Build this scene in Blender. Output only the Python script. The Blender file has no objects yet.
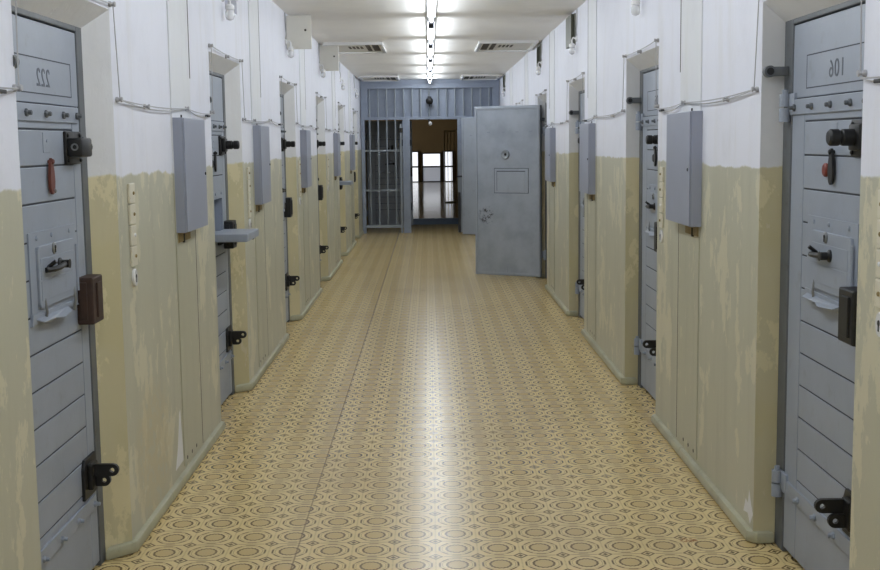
import bpy, bmesh, math, random
from mathutils import Vector, Matrix
random.seed(7)
PI = math.pi
SC = bpy.context.scene
COL = SC.collection

# ------------------------------------------------------------------ dimensions
XL, XR, ZC = -1.207, 1.286, 2.735          # wall faces and ceiling
Y0, PITCH, OPW, OPH = 3.565, 3.17, 1.09, 2.135
REC = 0.09                                  # how deep a door sits in its reveal
GY = 21.6                                   # barred gate
YE = 23.8                                   # step up into the hall
YB = -5.0                                   # wall behind the camera
WT = 0.25
def y0(k): return Y0 + PITCH * k
LEFT_OPEN = [0, 1, 2, 3, 4, 5, 6]
RIGHT_OPEN = [0, 1, 2, 3, 5]

# ------------------------------------------------------------------ node helpers
def S(r, g, b):
    f = lambda c: (c / 255 / 12.92) if c / 255 <= 0.04045 else ((c / 255 + 0.055) / 1.055) ** 2.4
    return (f(r), f(g), f(b), 1.0)

class G:
    def __init__(s, name):
        s.m = bpy.data.materials.new(name); s.m.use_nodes = True
        s.t = s.m.node_tree; s.n = s.t.nodes; s.l = s.t.links
        s.b = s.n['Principled BSDF']
    def new(s, ty, **kw):
        n = s.n.new(ty)
        for k, v in kw.items(): setattr(n, k, v)
        return n
    def put(s, sock, v):
        if isinstance(v, bpy.types.NodeSocket): s.l.new(v, sock)
        elif v is not None: sock.default_value = v
    def math(s, op, a, b=None, c=None, clamp=False):
        n = s.new('ShaderNodeMath', operation=op, use_clamp=clamp)
        s.put(n.inputs[0], a); s.put(n.inputs[1], b)
        if c is not None: s.put(n.inputs[2], c)
        return n.outputs[0]
    def mix(s, fac, a, b, mode='MIX'):
        n = s.new('ShaderNodeMix', data_type='RGBA', blend_type=mode)
        s.put(n.inputs[0], fac); s.put(n.inputs[6], a); s.put(n.inputs[7], b)
        return n.outputs[2]
    def step(s, v, lo, hi):
        n = s.new('ShaderNodeMapRange', interpolation_type='SMOOTHSTEP')
        s.put(n.inputs[0], v); n.inputs[1].default_value = lo; n.inputs[2].default_value = hi
        return n.outputs[0]
    def pos(s): return s.new('ShaderNodeNewGeometry').outputs['Position']
    def obj(s): return s.new('ShaderNodeTexCoord').outputs['Object']
    def sep(s, v):
        n = s.new('ShaderNodeSeparateXYZ'); s.l.new(v, n.inputs[0]); return n.outputs
    def scaled(s, v, sc):
        n = s.new('ShaderNodeMapping'); s.l.new(v, n.inputs[0]); n.inputs['Scale'].default_value = sc
        return n.outputs[0]
    def noise(s, v, scale, detail=4.0, rough=0.55):
        n = s.new('ShaderNodeTexNoise'); s.l.new(v, n.inputs['Vector'])
        n.inputs['Scale'].default_value = scale; n.inputs['Detail'].default_value = detail
        n.inputs['Roughness'].default_value = rough
        return n.outputs['Fac']
    def bump(s, h, strength=0.2, dist=0.01):
        n = s.new('ShaderNodeBump'); s.l.new(h, n.inputs['Height'])
        n.inputs['Strength'].default_value = strength; n.inputs['Distance'].default_value = dist
        s.l.new(n.outputs[0], s.b.inputs['Normal'])
    def out(s, col, rough=0.5, metal=0.0, spec=None):
        s.put(s.b.inputs['Base Color'], col); s.put(s.b.inputs['Roughness'], rough)
        s.put(s.b.inputs['Metallic'], metal)
        if spec is not None: s.b.inputs['Specular IOR Level'].default_value = spec
        return s.m

def paint(name, col, rough=0.45, var=0.12, dirt=None, dirt_amt=0.25, bump=0.05, metal=0.0, scale=7.0):
    g = G(name); p = g.obj()
    n = g.noise(p, scale, 5)
    c = g.mix(g.step(n, 0.3, 0.75), col, tuple(x * (1 - var) for x in col[:3]) + (1,))
    if dirt:
        d = g.noise(p, scale * 2.3, 6, 0.65)
        c = g.mix(g.math('MULTIPLY', g.step(d, 0.55, 0.72), dirt_amt), c, dirt)
    g.bump(g.noise(p, 60, 2), bump, 0.004)
    return g.out(c, rough, metal)

def wall_paint(name, up, lo, patch, patch_amt=0.55, thr=0.57, ochre=None):
    g = G(name); p = g.pos(); x, y, z = g.sep(p)
    edge = g.noise(p, 9, 4, 0.6); big = g.noise(p, 1.3, 2)
    zz = g.math('ADD', g.math('MULTIPLY_ADD', edge, 0.06, z), g.math('MULTIPLY', big, 0.03))
    low = g.math('SUBTRACT', 1.0, g.step(zz, 1.540, 1.552))
    fine = g.noise(p, 3.2, 6, 0.7)
    streak = g.noise(g.scaled(p, (5, 5, 0.6)), 1.0, 7, 0.68)
    upc = g.mix(g.math('MULTIPLY', g.step(fine, 0.45, 0.75), 0.45), up, tuple(c * 0.86 for c in up[:3]) + (1,))
    upc = g.mix(g.math('MULTIPLY', g.step(streak, 0.5, 0.75), 0.35), upc, S(196, 193, 186))
    lc = g.mix(g.math('MULTIPLY', g.step(streak, 0.45, 0.70), 0.55), lo, tuple(c * 0.80 for c in lo[:3]) + (1,))
    if ochre:
        lc = g.mix(g.math('MULTIPLY', g.step(g.noise(p, 2.6, 4), 0.45, 0.6), 0.75), lc, ochre)
    pe = g.noise(g.scaled(p, (1, 1, 0.55)), 4.2, 7, 0.68)
    pm = g.math('MULTIPLY', g.step(pe, thr, thr + 0.03), patch_amt)
    lc = g.mix(pm, lc, patch)
    sc = g.noise(g.scaled(p, (1, 1, 0.35)), 17, 5, 0.7)
    lc = g.mix(g.math('MULTIPLY', g.step(sc, 0.625, 0.67), 0.6), lc, S(208, 200, 178))
    # the large scuffed patch low on the left wall beyond the first door
    dy = g.math('DIVIDE', g.math('SUBTRACT', y, 5.1), 0.34); dz = g.math('DIVIDE', g.math('SUBTRACT', z, 0.30), 0.30)
    rr = g.math('ADD', g.math('MULTIPLY', dy, dy), g.math('MULTIPLY', dz, dz))
    left = g.math('LESS_THAN', x, 0.0)
    mm = g.math('MULTIPLY', g.math('SUBTRACT', 1.0, g.step(rr, 0.3, 1.5)), left)
    mm = g.math('MULTIPLY', mm, g.step(g.noise(p, 14, 6, 0.7), 0.42, 0.50))
    lc = g.mix(g.math('MULTIPLY', mm, 0.6), lc, S(190, 178, 142))
    c = g.mix(low, upc, lc)
    # faint bleeding of dirt right at the paint edge
    h = g.math('ADD', g.math('MULTIPLY', pm, 0.35), g.math('MULTIPLY', g.noise(p, 26, 5, 0.6), 0.6))
    g.bump(h, 0.25, 0.006)
    r = g.mix(low, (0.65, 0.65, 0.65, 1), (0.42, 0.42, 0.42, 1))
    return g.out(c, r)

M = {}
M['wall'] = wall_paint('wall_paint', S(218, 220, 230), S(183, 181, 161), S(214, 207, 180), 0.6, 0.545)
M['reveal'] = wall_paint('reveal_paint', S(214, 215, 217), S(196, 188, 154), S(216, 206, 168), 0.75, 0.54, S(194, 185, 145))
M['panel'] = wall_paint('shaft_panel_paint', S(214, 216, 220), S(180, 178, 157), S(208, 203, 174), 0.45, 0.58)

def floor_mat():
    g = G('printed_vinyl'); p = g.pos(); x, y, z = g.sep(p)
    CX, CY = 0.167, 0.1835
    def cell(v, c, off):
        return g.math('SUBTRACT', g.math('FRACT', g.math('DIVIDE', g.math('ADD', v, off + 100 * c), c)), 0.5)
    u = cell(x, CX, 0.1592); v = cell(y, CY, 0.03875)
    au = g.math('ABSOLUTE', u); av = g.math('ABSOLUTE', v)
    r = g.math('SQRT', g.math('ADD', g.math('MULTIPLY', u, u), g.math('MULTIPLY', v, v)))
    ang = g.math('ARCTAN2', v, u)
    # scalloped inner medallion
    r1 = g.math('ADD', r, g.math('MULTIPLY', g.math('COSINE', g.math('MULTIPLY', ang, 16.0)), 0.008))
    ring1 = g.math('SUBTRACT', 1.0, g.step(g.math('ABSOLUTE', g.math('SUBTRACT', r1, 0.238)), 0.018, 0.037))
    fill = g.math('SUBTRACT', 1.0, g.step(r1, 0.20, 0.22))
    hatch = g.math('MULTIPLY', g.math('ADD', g.math('SINE', g.math('MULTIPLY', g.math('ADD', u, v), 150.0)), 1.0), 0.5)
    # rounded octagon around it
    oc = g.math('MAXIMUM', g.math('MAXIMUM', au, av), g.math('MULTIPLY', g.math('ADD', au, av), 0.76))
    oc = g.math('ADD', g.math('MULTIPLY', oc, 0.5), g.math('MULTIPLY', r, 0.5))
    ring2 = g.math('SUBTRACT', 1.0, g.step(g.math('ABSOLUTE', g.math('SUBTRACT', oc, 0.408)), 0.014, 0.032))
    dash = g.math('MULTIPLY_ADD', g.step(g.math('COSINE', g.math('MULTIPLY', ang, 8.0)), -0.75, -0.35), 0.55, 0.45)
    ring2 = g.math('MULTIPLY', ring2, dash)
    ring3 = g.math('SUBTRACT', 1.0, g.step(g.math('ABSOLUTE', g.math('SUBTRACT', oc, 0.345)), 0.004, 0.014))
    # diamonds on the cell corners
    du = g.math('SUBTRACT', 0.5, au); dv = g.math('SUBTRACT', 0.5, av)
    dd = g.math('ADD', du, dv)
    dia = g.math('SUBTRACT', 1.0, g.step(g.math('ABSOLUTE', g.math('SUBTRACT', dd, 0.150)), 0.020, 0.042))
    core = g.math('SUBTRACT', 1.0, g.step(dd, 0.055, 0.085))
    lnv = g.math('SUBTRACT', 1.0, g.step(dv, 0.012, 0.028))       # bars between the rows
    lnv = g.math('MULTIPLY', lnv, g.step(du, 0.17, 0.20))
    dots = g.math('MULTIPLY', g.math('SUBTRACT', 1.0, g.step(du, 0.012, 0.028)), g.step(g.math('COSINE', g.math('MULTIPLY', v, 75.0)), 0.0, 0.4))
    line = ring1
    for q in (ring2, dia, core, g.math('MULTIPLY', lnv, 0.65), g.math('MULTIPLY', dots, 0.5), g.math('MULTIPLY', ring3, 0.5)): line = g.math('MAXIMUM', line, q)
    base = S(221, 197, 142); brown = S(76, 55, 26); mid = S(180, 153, 98)
    worn = g.noise(p, 2.1, 5, 0.6)
    line = g.math('MULTIPLY', line, g.math('SUBTRACT', 1.0, g.math('MULTIPLY', g.step(worn, 0.45, 0.8), 0.15)))
    c = g.mix(g.math('MULTIPLY', fill, g.math('MULTIPLY_ADD', hatch, 0.45, 0.35)), base, mid)
    c = g.mix(g.math('MULTIPLY', line, 0.9), c, brown)
    c = g.mix(g.math('MULTIPLY', g.step(g.noise(p, 1.2, 4), 0.45, 0.75), 0.18), c, S(150, 125, 85))
    # seams between the vinyl sheets
    for sx, w in ((-0.548, 0.0020),):
        sm = g.math('SUBTRACT', 1.0, g.step(g.math('ABSOLUTE', g.math('SUBTRACT', x, sx)), w, w * 2.4))
        c = g.mix(g.math('MULTIPLY', sm, 0.65), c, S(95, 70, 40))
    # one rust-coloured stain by the right-hand wall
    ex = g.math('DIVIDE', g.math('SUBTRACT', x, 1.035), 0.045); ey = g.math('DIVIDE', g.math('SUBTRACT', y, 4.70), 0.028)
    e = g.math('ADD', g.math('MULTIPLY', ex, ex), g.math('MULTIPLY', ey, ey))
    st = g.math('MULTIPLY', g.math('SUBTRACT', 1.0, g.step(e, 0.2, 1.3)), g.step(g.noise(p, 70, 3), 0.45, 0.55))
    c = g.mix(st, c, S(140, 85, 30))
    wav = g.math('ADD', g.noise(g.scaled(p, (1.5, 2.2, 1)), 1.6, 3), g.math('MULTIPLY', g.noise(p, 22, 3), 0.06))
    g.bump(wav, 0.05, 0.03)
    rough = g.math('MULTIPLY_ADD', g.noise(p, 3.5, 3), 0.06, 0.215)
    return g.out(c, rough, 0.0, 0.5)
M['floor'] = floor_mat()

def hall_floor():
    g = G('polished_hall_tiles'); p = g.pos(); x, y, z = g.sep(p)
    t = g.math('ABSOLUTE', g.math('SUBTRACT', g.math('FRACT', g.math('DIVIDE', y, 1.2)), 0.5))
    j = g.math('GREATER_THAN', t, 0.47)
    c = g.mix(j, S(150, 138, 110), S(80, 70, 52))
    g.bump(g.noise(g.scaled(p, (3, 0.8, 1)), 2.0, 3), 0.12, 0.02)
    return g.out(c, 0.13, 0.0, 0.6)
M['hall_floor'] = hall_floor()

M['ceiling'] = paint('ceiling_paint', S(240, 239, 237), 0.7, 0.05, scale=2.5)
M['curb'] = paint('curb_paint', S(176, 174, 148), 0.42, 0.18, S(120, 118, 88), 0.5, 0.1, scale=5)
M['door'] = paint('door_grey', S(148, 156, 169), 0.42, 0.10, S(120, 120, 118), 0.30, 0.06, scale=5)
M['door_in'] = paint('door_inner_grey', S(166, 174, 186), 0.40, 0.10, S(110, 112, 115), 0.25, 0.05, scale=4)
M['frame'] = paint('frame_grey', S(96, 100, 104), 0.5, 0.2, S(70, 66, 56), 0.5, 0.08)
M['box'] = paint('box_grey', S(148, 153, 168), 0.42, 0.05, scale=4)
M['gate'] = paint('gate_blue', S(150, 160, 178), 0.42, 0.12, S(112, 122, 136), 0.3, 0.04, scale=4)
M['bars'] = paint('bar_grey', S(150, 158, 166), 0.40, 0.12, scale=6)
M['black'] = paint('black_iron', S(22, 22, 23), 0.48, 0.25, S(50, 44, 40), 0.3, 0.08, scale=25)
M['groove'] = paint('groove_dark', S(62, 66, 74), 0.7, 0.1)
M['dark'] = paint('dark_gap', S(38, 37, 35), 0.8, 0.1)
M['rust'] = paint('rusty_case', S(66, 46, 36), 0.6, 0.35, S(30, 25, 23), 0.7, 0.2, scale=14)
M['red'] = paint('red_flap', S(108, 58, 48), 0.5, 0.25, S(70, 40, 32), 0.5, 0.1, scale=20)
M['redcap'] = paint('red_disc', S(118, 46, 34), 0.45, 0.1)
M['zinc'] = paint('bare_steel', S(150, 152, 152), 0.32, 0.2, S(90, 84, 76), 0.4, 0.05, metal=0.75)
M['ink'] = paint('number_ink', S(92, 98, 108), 0.6, 0.1)
M['cream'] = paint('cream_panel', S(219, 217, 209), 0.55, 0.06, S(180, 170, 145), 0.2)
M['ivory'] = paint('ivory_plastic', S(214, 208, 188), 0.35, 0.06, S(150, 138, 108), 0.4, scale=30)
M['porcelain'] = paint('white_porcelain', S(226, 226, 226), 0.25, 0.05)
M['wire'] = paint('painted_wire', S(170, 170, 172), 0.6, 0.1)
M['wiredark'] = paint('dark_cable', S(70, 70, 72), 0.6, 0.1)
M['olive'] = paint('olive_metal', S(96, 98, 84), 0.5, 0.2, scale=12)
M['ventdark'] = paint('vent_hole', S(72, 66, 54), 0.7, 0.15)
M['wood'] = paint('raw_wood', S(150, 130, 84), 0.7, 0.3, S(96, 78, 48), 0.6, 0.1, scale=18)
M['white'] = paint('white_mark', S(224, 224, 226), 0.5, 0.05)
M['brown'] = paint('hall_brown', S(122, 102, 64), 0.6, 0.15, scale=1.0)
M['brownframe'] = paint('brown_wood', S(52, 40, 26), 0.5, 0.2)
M['cage'] = paint('cage_yellow', S(196, 180, 130), 0.5, 0.1)
M['step'] = paint('step_blue', S(96, 112, 134), 0.35, 0.1)
M['housing'] = paint('lamp_housing', S(170, 174, 180), 0.4, 0.05)
M['cap'] = paint('lamp_cap', S(60, 62, 72), 0.5, 0.1)
def emis(name, col, k):
    g = G(name); g.b.inputs['Base Color'].default_value = (0.8, 0.8, 0.8, 1)
    g.b.inputs['Emission Color'].default_value = col; g.b.inputs['Emission Strength'].default_value = k
    return g.m
M['tube'] = emis('lit_tube', (0.90, 0.95, 1.0, 1), 2.6); M['tube'].cycles.emission_sampling = 'NONE'
M['pane'] = emis('daylit_pane', (0.90, 0.94, 1.0, 1), 0.85)
M['pane_dim'] = emis('daylit_pane_low', (0.62, 0.70, 0.86, 1), 0.16)
def glass():
    g = G('lamp_glass'); g.b.inputs['Base Color'].default_value = (0.95, 0.96, 0.97, 1)
    g.b.inputs['Roughness'].default_value = 0.15; g.b.inputs['Transmission Weight'].default_value = 0.6
    return g.m
M['glass'] = glass()
def speck():
    g = G('door_inner_chipped'); p = g.obj(); x, y, z = g.sep(p)
    n = g.noise(p, 5, 4)
    c = g.mix(g.step(n, 0.3, 0.75), S(166, 174, 186), S(148, 156, 168))
    ex = g.math('DIVIDE', g.math('SUBTRACT', x, 0.72), 0.11); ez = g.math('DIVIDE', g.math('SUBTRACT', z, 0.74), 0.12)
    e = g.math('ADD', g.math('MULTIPLY', ex, ex), g.math('MULTIPLY', ez, ez))
    m = g.math('MULTIPLY', g.math('SUBTRACT', 1.0, g.step(e, 0.3, 1.3)), g.step(g.noise(p, 24, 8, 0.85), 0.53, 0.56))
    c = g.mix(m, c, S(52, 50, 52))
    return g.out(c, 0.4)
M['door_chip'] = speck()

# ------------------------------------------------------------------ mesh helpers
class MB:
    def __init__(s): s.bm = bmesh.new(); s.mi = 0
    def _f(s, vs):
        try:
            f = s.bm.faces.new(vs); f.material_index = s.mi; return f
        except ValueError: return None
    def box(s, x0, x1, ya, yb, z0, z1, bev=0.0):
        vs = [s.bm.verts.new((x, y, z)) for x in (x0, x1) for y in (ya, yb) for z in (z0, z1)]
        fs = [s._f([vs[i] for i in q]) for q in ((0,1,3,2),(4,6,7,5),(0,4,5,1),(2,3,7,6),(0,2,6,4),(1,5,7,3))]
        if bev:
            es = {e for f in fs for e in f.edges}
            bmesh.ops.bevel(s.bm, geom=list(es), offset=bev, segments=2, affect='EDGES', profile=0.5)
        return s
    def prism(s, pts, axis, a, b, bev=0.0):
        """pts: 2-D outline; axis = extruded axis"""
        def mk(p, t):
            return {'x': (t, p[0], p[1]), 'y': (p[0], t, p[1]), 'z': (p[0], p[1], t)}[axis]
        A = [s.bm.verts.new(mk(p, a)) for p in pts]; B = [s.bm.verts.new(mk(p, b)) for p in pts]
        fs = [s._f(A[::-1]), s._f(B)]
        n = len(pts)
        for i in range(n): fs.append(s._f([A[i], A[(i+1) % n], B[(i+1) % n], B[i]]))
        fs = [f for f in fs if f]
        if bev:
            es = {e for f in fs[:2] for e in f.edges}
            bmesh.ops.bevel(s.bm, geom=list(es), offset=bev, segments=2, affect='EDGES', profile=0.5)
        return s
    def ringplate(s, outer, inner, axis, a, b):
        def mk(p, t):
            return {'x': (t, p[0], p[1]), 'y': (p[0], t, p[1]), 'z': (p[0], p[1], t)}[axis]
        n = len(outer)
        O0 = [s.bm.verts.new(mk(p, a)) for p in outer]; O1 = [s.bm.verts.new(mk(p, b)) for p in outer]
        I0 = [s.bm.verts.new(mk(p, a)) for p in inner]; I1 = [s.bm.verts.new(mk(p, b)) for p in inner]
        for i in range(n):
            j = (i + 1) % n
            s._f([O0[i], O0[j], O1[j], O1[i]]); s._f([I0[j], I0[i], I1[i], I1[j]])
            s._f([O0[j], O0[i], I0[i], I0[j]]); s._f([O1[i], O1[j], I1[j], I1[i]])
        return s
    def tube(s, p, q, r, n=12, r2=None):
        p, q = Vector(p), Vector(q); d = (q - p).normalized()
        a = d.orthogonal().normalized(); b = d.cross(a); r2 = r if r2 is None else r2
        A = [s.bm.verts.new(p + (a*math.cos(t) + b*math.sin(t))*r) for t in [2*PI*i/n for i in range(n)]]
        B = [s.bm.verts.new(q + (a*math.cos(t) + b*math.sin(t))*r2) for t in [2*PI*i/n for i in range(n)]]
        s._f(A[::-1]); s._f(B)
        for i in range(n): s._f([A[i], A[(i+1) % n], B[(i+1) % n], B[i]])
        return s
    def lathe(s, o, axis, prof, n=16):
        """prof: (radius, height along axis)"""
        o, d = Vector(o), Vector(axis).normalized(); a = d.orthogonal().normalized(); b = d.cross(a)
        rings = []
        for r, h in prof:
            c = o + d*h
            rings.append([s.bm.verts.new(c + (a*math.cos(2*PI*i/n) + b*math.sin(2*PI*i/n))*max(r, 1e-4)) for i in range(n)])
        for A, B in zip(rings, rings[1:]):
            for i in range(n): s._f([A[i], A[(i+1) % n], B[(i+1) % n], B[i]])
        s._f(rings[0][::-1]); s._f(rings[-1])
        return s
    def path(s, pts, r, n=6):
        pts = [Vector(p) for p in pts]
        prev = None; a = None
        for i, p in enumerate(pts):
            d = ((pts[min(i+1, len(pts)-1)] - pts[max(i-1, 0)])).normalized()
            if a is None: a = d.orthogonal().normalized()
            else:
                a = a - d*a.dot(d)
                a = d.orthogonal().normalized() if a.length < 1e-5 else a.normalized()
            b = d.cross(a)
            ring = [s.bm.verts.new(p + (a*math.cos(2*PI*k/n) + b*math.sin(2*PI*k/n))*r) for k in range(n)]
            if prev:
                for k in range(n): s._f([prev[k], prev[(k+1) % n], ring[(k+1) % n], ring[k]])
            else: s._f(ring[::-1])
            prev = ring
        s._f(prev)
        return s
    def mesh(s, name, mats, smooth=False):
        bmesh.ops.recalc_face_normals(s.bm, faces=s.bm.faces[:])
        me = bpy.data.meshes.new(name); s.bm.to_mesh(me); s.bm.free()
        for m in (mats if isinstance(mats, (list, tuple)) else [mats]): me.materials.append(m)
        if smooth:
            for p in me.polygons: p.use_smooth = True
            try: me.set_sharp_from_angle(angle=math.radians(40))
            except Exception: pass
        return me

def link(name, me, parent=None, loc=(0,0,0), rotz=0.0):
    o = bpy.data.objects.new(name, me); COL.objects.link(o)
    if parent: o.parent = parent
    o.location = loc; o.rotation_euler = (0, 0, rotz)
    return o
def obj(name, mb, mat, parent=None, smooth=False, loc=(0,0,0), rotz=0.0):
    return link(name, mb.mesh(name, mat, smooth), parent, loc, rotz)
def tag(o, label, cat, group=None, kind='thing'):
    o['label'] = label; o['category'] = cat; o['kind'] = kind
    if group: o['group'] = group
    return o
def thing(name, label, cat, loc=(0,0,0), rotz=0.0, group=None):
    o = link(name, None, None, loc, rotz); o.empty_display_size = 0.1
    return tag(o, label, cat, group)
def struct(name, mb, mat, smooth=False):
    o = obj(name, mb, mat, None, smooth); o['kind'] = 'structure'; return o
def stadium(u0, u1, z0, z1, n=8):
    r = (z1 - z0) / 2; zc = (z0 + z1) / 2
    R = [(u1 - r + r*math.sin(t), zc + r*math.cos(t)) for t in [PI*i/n for i in range(n+1)]]
    L = [(u0 + r - r*math.sin(t), zc - r*math.cos(t)) for t in [PI*i/n for i in range(n+1)]]
    return R + L
def circle(c, r, n): return [(c[0] + r*math.cos(2*PI*i/n), c[1] + r*math.sin(2*PI*i/n)) for i in range(n)]
def rounded(u0, u1, z0, z1, r, n=4):
    pts = []
    for cx, cz, a0 in ((u1-r, z1-r, 0), (u0+r, z1-r, PI/2), (u0+r, z0+r, PI), (u1-r, z0+r, 1.5*PI)):
        pts += [(cx + r*math.cos(a0 + PI/2*i/n), cz + r*math.sin(a0 + PI/2*i/n)) for i in range(n+1)]
    return pts

# ------------------------------------------------------------------ the shell
mb = MB(); mb.box(-2.7, 2.7, YB, YE, -0.1, 0.0); struct('floor', mb, M['floor'])
mb = MB(); mb.box(-2.7, 2.7, YB, YE, ZC, ZC + 0.1); struct('ceiling', mb, M['ceiling'])
VENT_A, VENT_B, VENT_Z0, VENT_Z1 = 0.60, 1.05, 2.44, 2.71

def build_wall(name, xf, sgn, opens, vents):
    """sgn: direction from the corridor into the wall"""
    mb = MB()
    def b(ya, yb, z0, z1, d0=0.0, d1=WT):
        x0, x1 = sorted((xf + sgn*d0, xf + sgn*d1)); mb.box(x0, x1, ya, yb, z0, z1)
    cur = YB
    for k in opens:
        ya, yb = y0(k), y0(k) + OPW
        b(cur, ya, 0, ZC)
        if k in vents:
            b(ya, yb, OPH, VENT_Z0)
            b(ya, ya + VENT_A, VENT_Z0, ZC); b(ya + VENT_B, yb, VENT_Z0, ZC)
            b(ya + VENT_A, ya + VENT_B, VENT_Z1, ZC)
            b(ya + VENT_A, ya + VENT_B, VENT_Z0, VENT_Z1, 0.20, WT)
        else: b(ya, yb, OPH, ZC)
        cur = yb
    b(cur, YE, 0, ZC)
    # the splayed plaster over each door and on its lock side
    for k in opens:
        ya, yb = y0(k), y0(k) + OPW
        mb.prism([(xf - sgn*0.0, OPH), (xf + sgn*(REC + 0.01), 2.047), (xf + sgn*(REC + 0.01), OPH + 0.02), (xf + sgn*0.006, OPH + 0.02)], 'y', ya, yb)
        if sgn < 0: mb.prism([(xf, yb), (xf + sgn*(REC + 0.01), yb - 0.095), (xf + sgn*(REC + 0.01), yb + 0.02), (xf + sgn*0.006, yb + 0.02)], 'z', 0, OPH)
        else: mb.prism([(xf, ya), (xf + sgn*(REC + 0.01), ya + 0.095), (xf + sgn*(REC + 0.01), ya - 0.02), (xf + sgn*0.006, ya - 0.02)], 'z', 0, OPH)
    # outer wall of the cells
    x0, x1 = sorted((sgn*2.6, sgn*2.7)); mb.box(x0, x1, YB, YE, 0, ZC)
    mb.bm.normal_update()
    bmesh.ops.recalc_face_normals(mb.bm, faces=mb.bm.faces[:])
    for f in mb.bm.faces:
        c = f.calc_center_median()
        if abs(f.normal.y) > 0.9 and c.z < 2.5 and abs(c.x) < 2: f.material_index = 1
        if c.z < 2.3 and 0.02 < abs(f.normal.x) < 0.95 and abs(c.x) < 2: f.material_index = 1
        if f.normal.z < -0.5 and c.z < 2.3: f.material_index = 1
    return struct(name, mb, [M['wall'], M['reveal']])
WL = build_wall('wall_left', XL, -1, LEFT_OPEN, [1, 2, 3])
WR = build_wall('wall_right', XR, 1, RIGHT_OPEN, [2, 3, 5])
mb = MB(); mb.box(-2.7, 2.7, YB - 0.1, YB, 0, ZC); struct('wall_back', mb, M['wall'])
# the wedge-shaped white scrape low on the left wall
mb = MB(); mb.prism([(5.50, 0.10), (5.672, 0.105), (5.668, 0.17), (5.640, 0.36), (5.620, 0.35), (5.56, 0.19)], 'x', XL - 0.001, XL + 0.0012)
o = obj('paint_scrape', mb, M['white'], WL)
mb = MB(); mb.prism([(4.66, 0.115), (4.70, 0.065), (4.735, 0.10), (4.80, 0.09), (4.77, 0.15), (4.735, 0.14), (4.72, 0.20), (4.69, 0.15)], 'x', XR - 0.0012, XR + 0.001)
obj('paint_scrape', mb, M['white'], WR)

def build_curb(name, xf, sgn, opens):
    mb = MB(); t = 0.024; ch = 0.035
    edges = []; cur = YB
    for k in opens: edges.append((cur, y0(k))); cur = y0(k) + OPW
    edges.append((cur, YE))
    for i, (ya, yb) in enumerate(edges):
        d = REC - 0.012
        a = [(-d, ya + t), (t - ch + ch, ya + t)] if i == 0 else ([(-0.0785, ya - 0.111), (0.0145, ya - 0.0186), (t, ya)] if sgn < 0 else [(-d, ya - t), (t - ch, ya - t), (t, ya - t + ch)])
        z = ([(t, yb), (0.0145, yb + 0.0186), (-0.0785, yb + 0.111)] if sgn > 0 else [(t, yb + t - ch), (t - ch, yb + t), (-d, yb + t)]) if i < len(edges) - 1 else [(t, yb), (-d, yb)]
        pts = [(xf - sgn*p[0], p[1]) for p in a + z]
        mb.prism(pts, 'z', 0.0, 0.05, 0.014)
    return struct(name, mb, M['curb'], True)
build_curb('baseboard_left', XL, -1, LEFT_OPEN)
build_curb('baseboard_right', XR, 1, RIGHT_OPEN)

SHAFT = {'l': [3.0, 6.14, 8.73, 11.92, 15.75, 18.9], 'r': [3.0, 6.12, 9.65, 12.70, 15.9, 18.8]}
BOXY = {'l': [(5.69, 0.53), (8.28, 0.46), (11.38, 0.42), (15.3, 0.45), (18.45, 0.45)], 'r': [(5.64, 0.555), (9.21, 0.55), (12.15, 0.49)]}
# shaft covers: a flat cover strip beside every door, with its dark joint
n_trim = [0]
def trim_name():
    n_trim[0] += 1; return 'trim_%d' % n_trim[0]
for side, xf, sgn in (('l', XL, -1), ('r', XR, 1)):
    for yb in SHAFT[side]:
        ya = yb - 0.455
        x0, x1 = sorted((xf - sgn*0.006, xf + sgn*0.01))
        mb = MB(); mb.box(x0, x1, ya, yb, 0.07, ZC)
        t = struct(trim_name(), mb, M['panel'])
        mb = MB()
        xa, xb = sorted((xf - sgn*0.0066, xf))
        mb.box(xa, xb, yb - 0.002, yb + 0.014, 1.955, ZC); mb.box(xa, xb, yb, yb + 0.007, 0.07, 1.19)
        obj('joint', mb, M['dark'], t)
        for h in range(3):
            mb = MB(); yy = ya + 0.06 + 0.115*h
            mb.lathe((xf - sgn*0.005, yy, 0.10), (-sgn, 0, 0), [(0.010, 0), (0.010, 0.0018)], 10)
            obj('vent_hole', mb, M['dark'], t)

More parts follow.
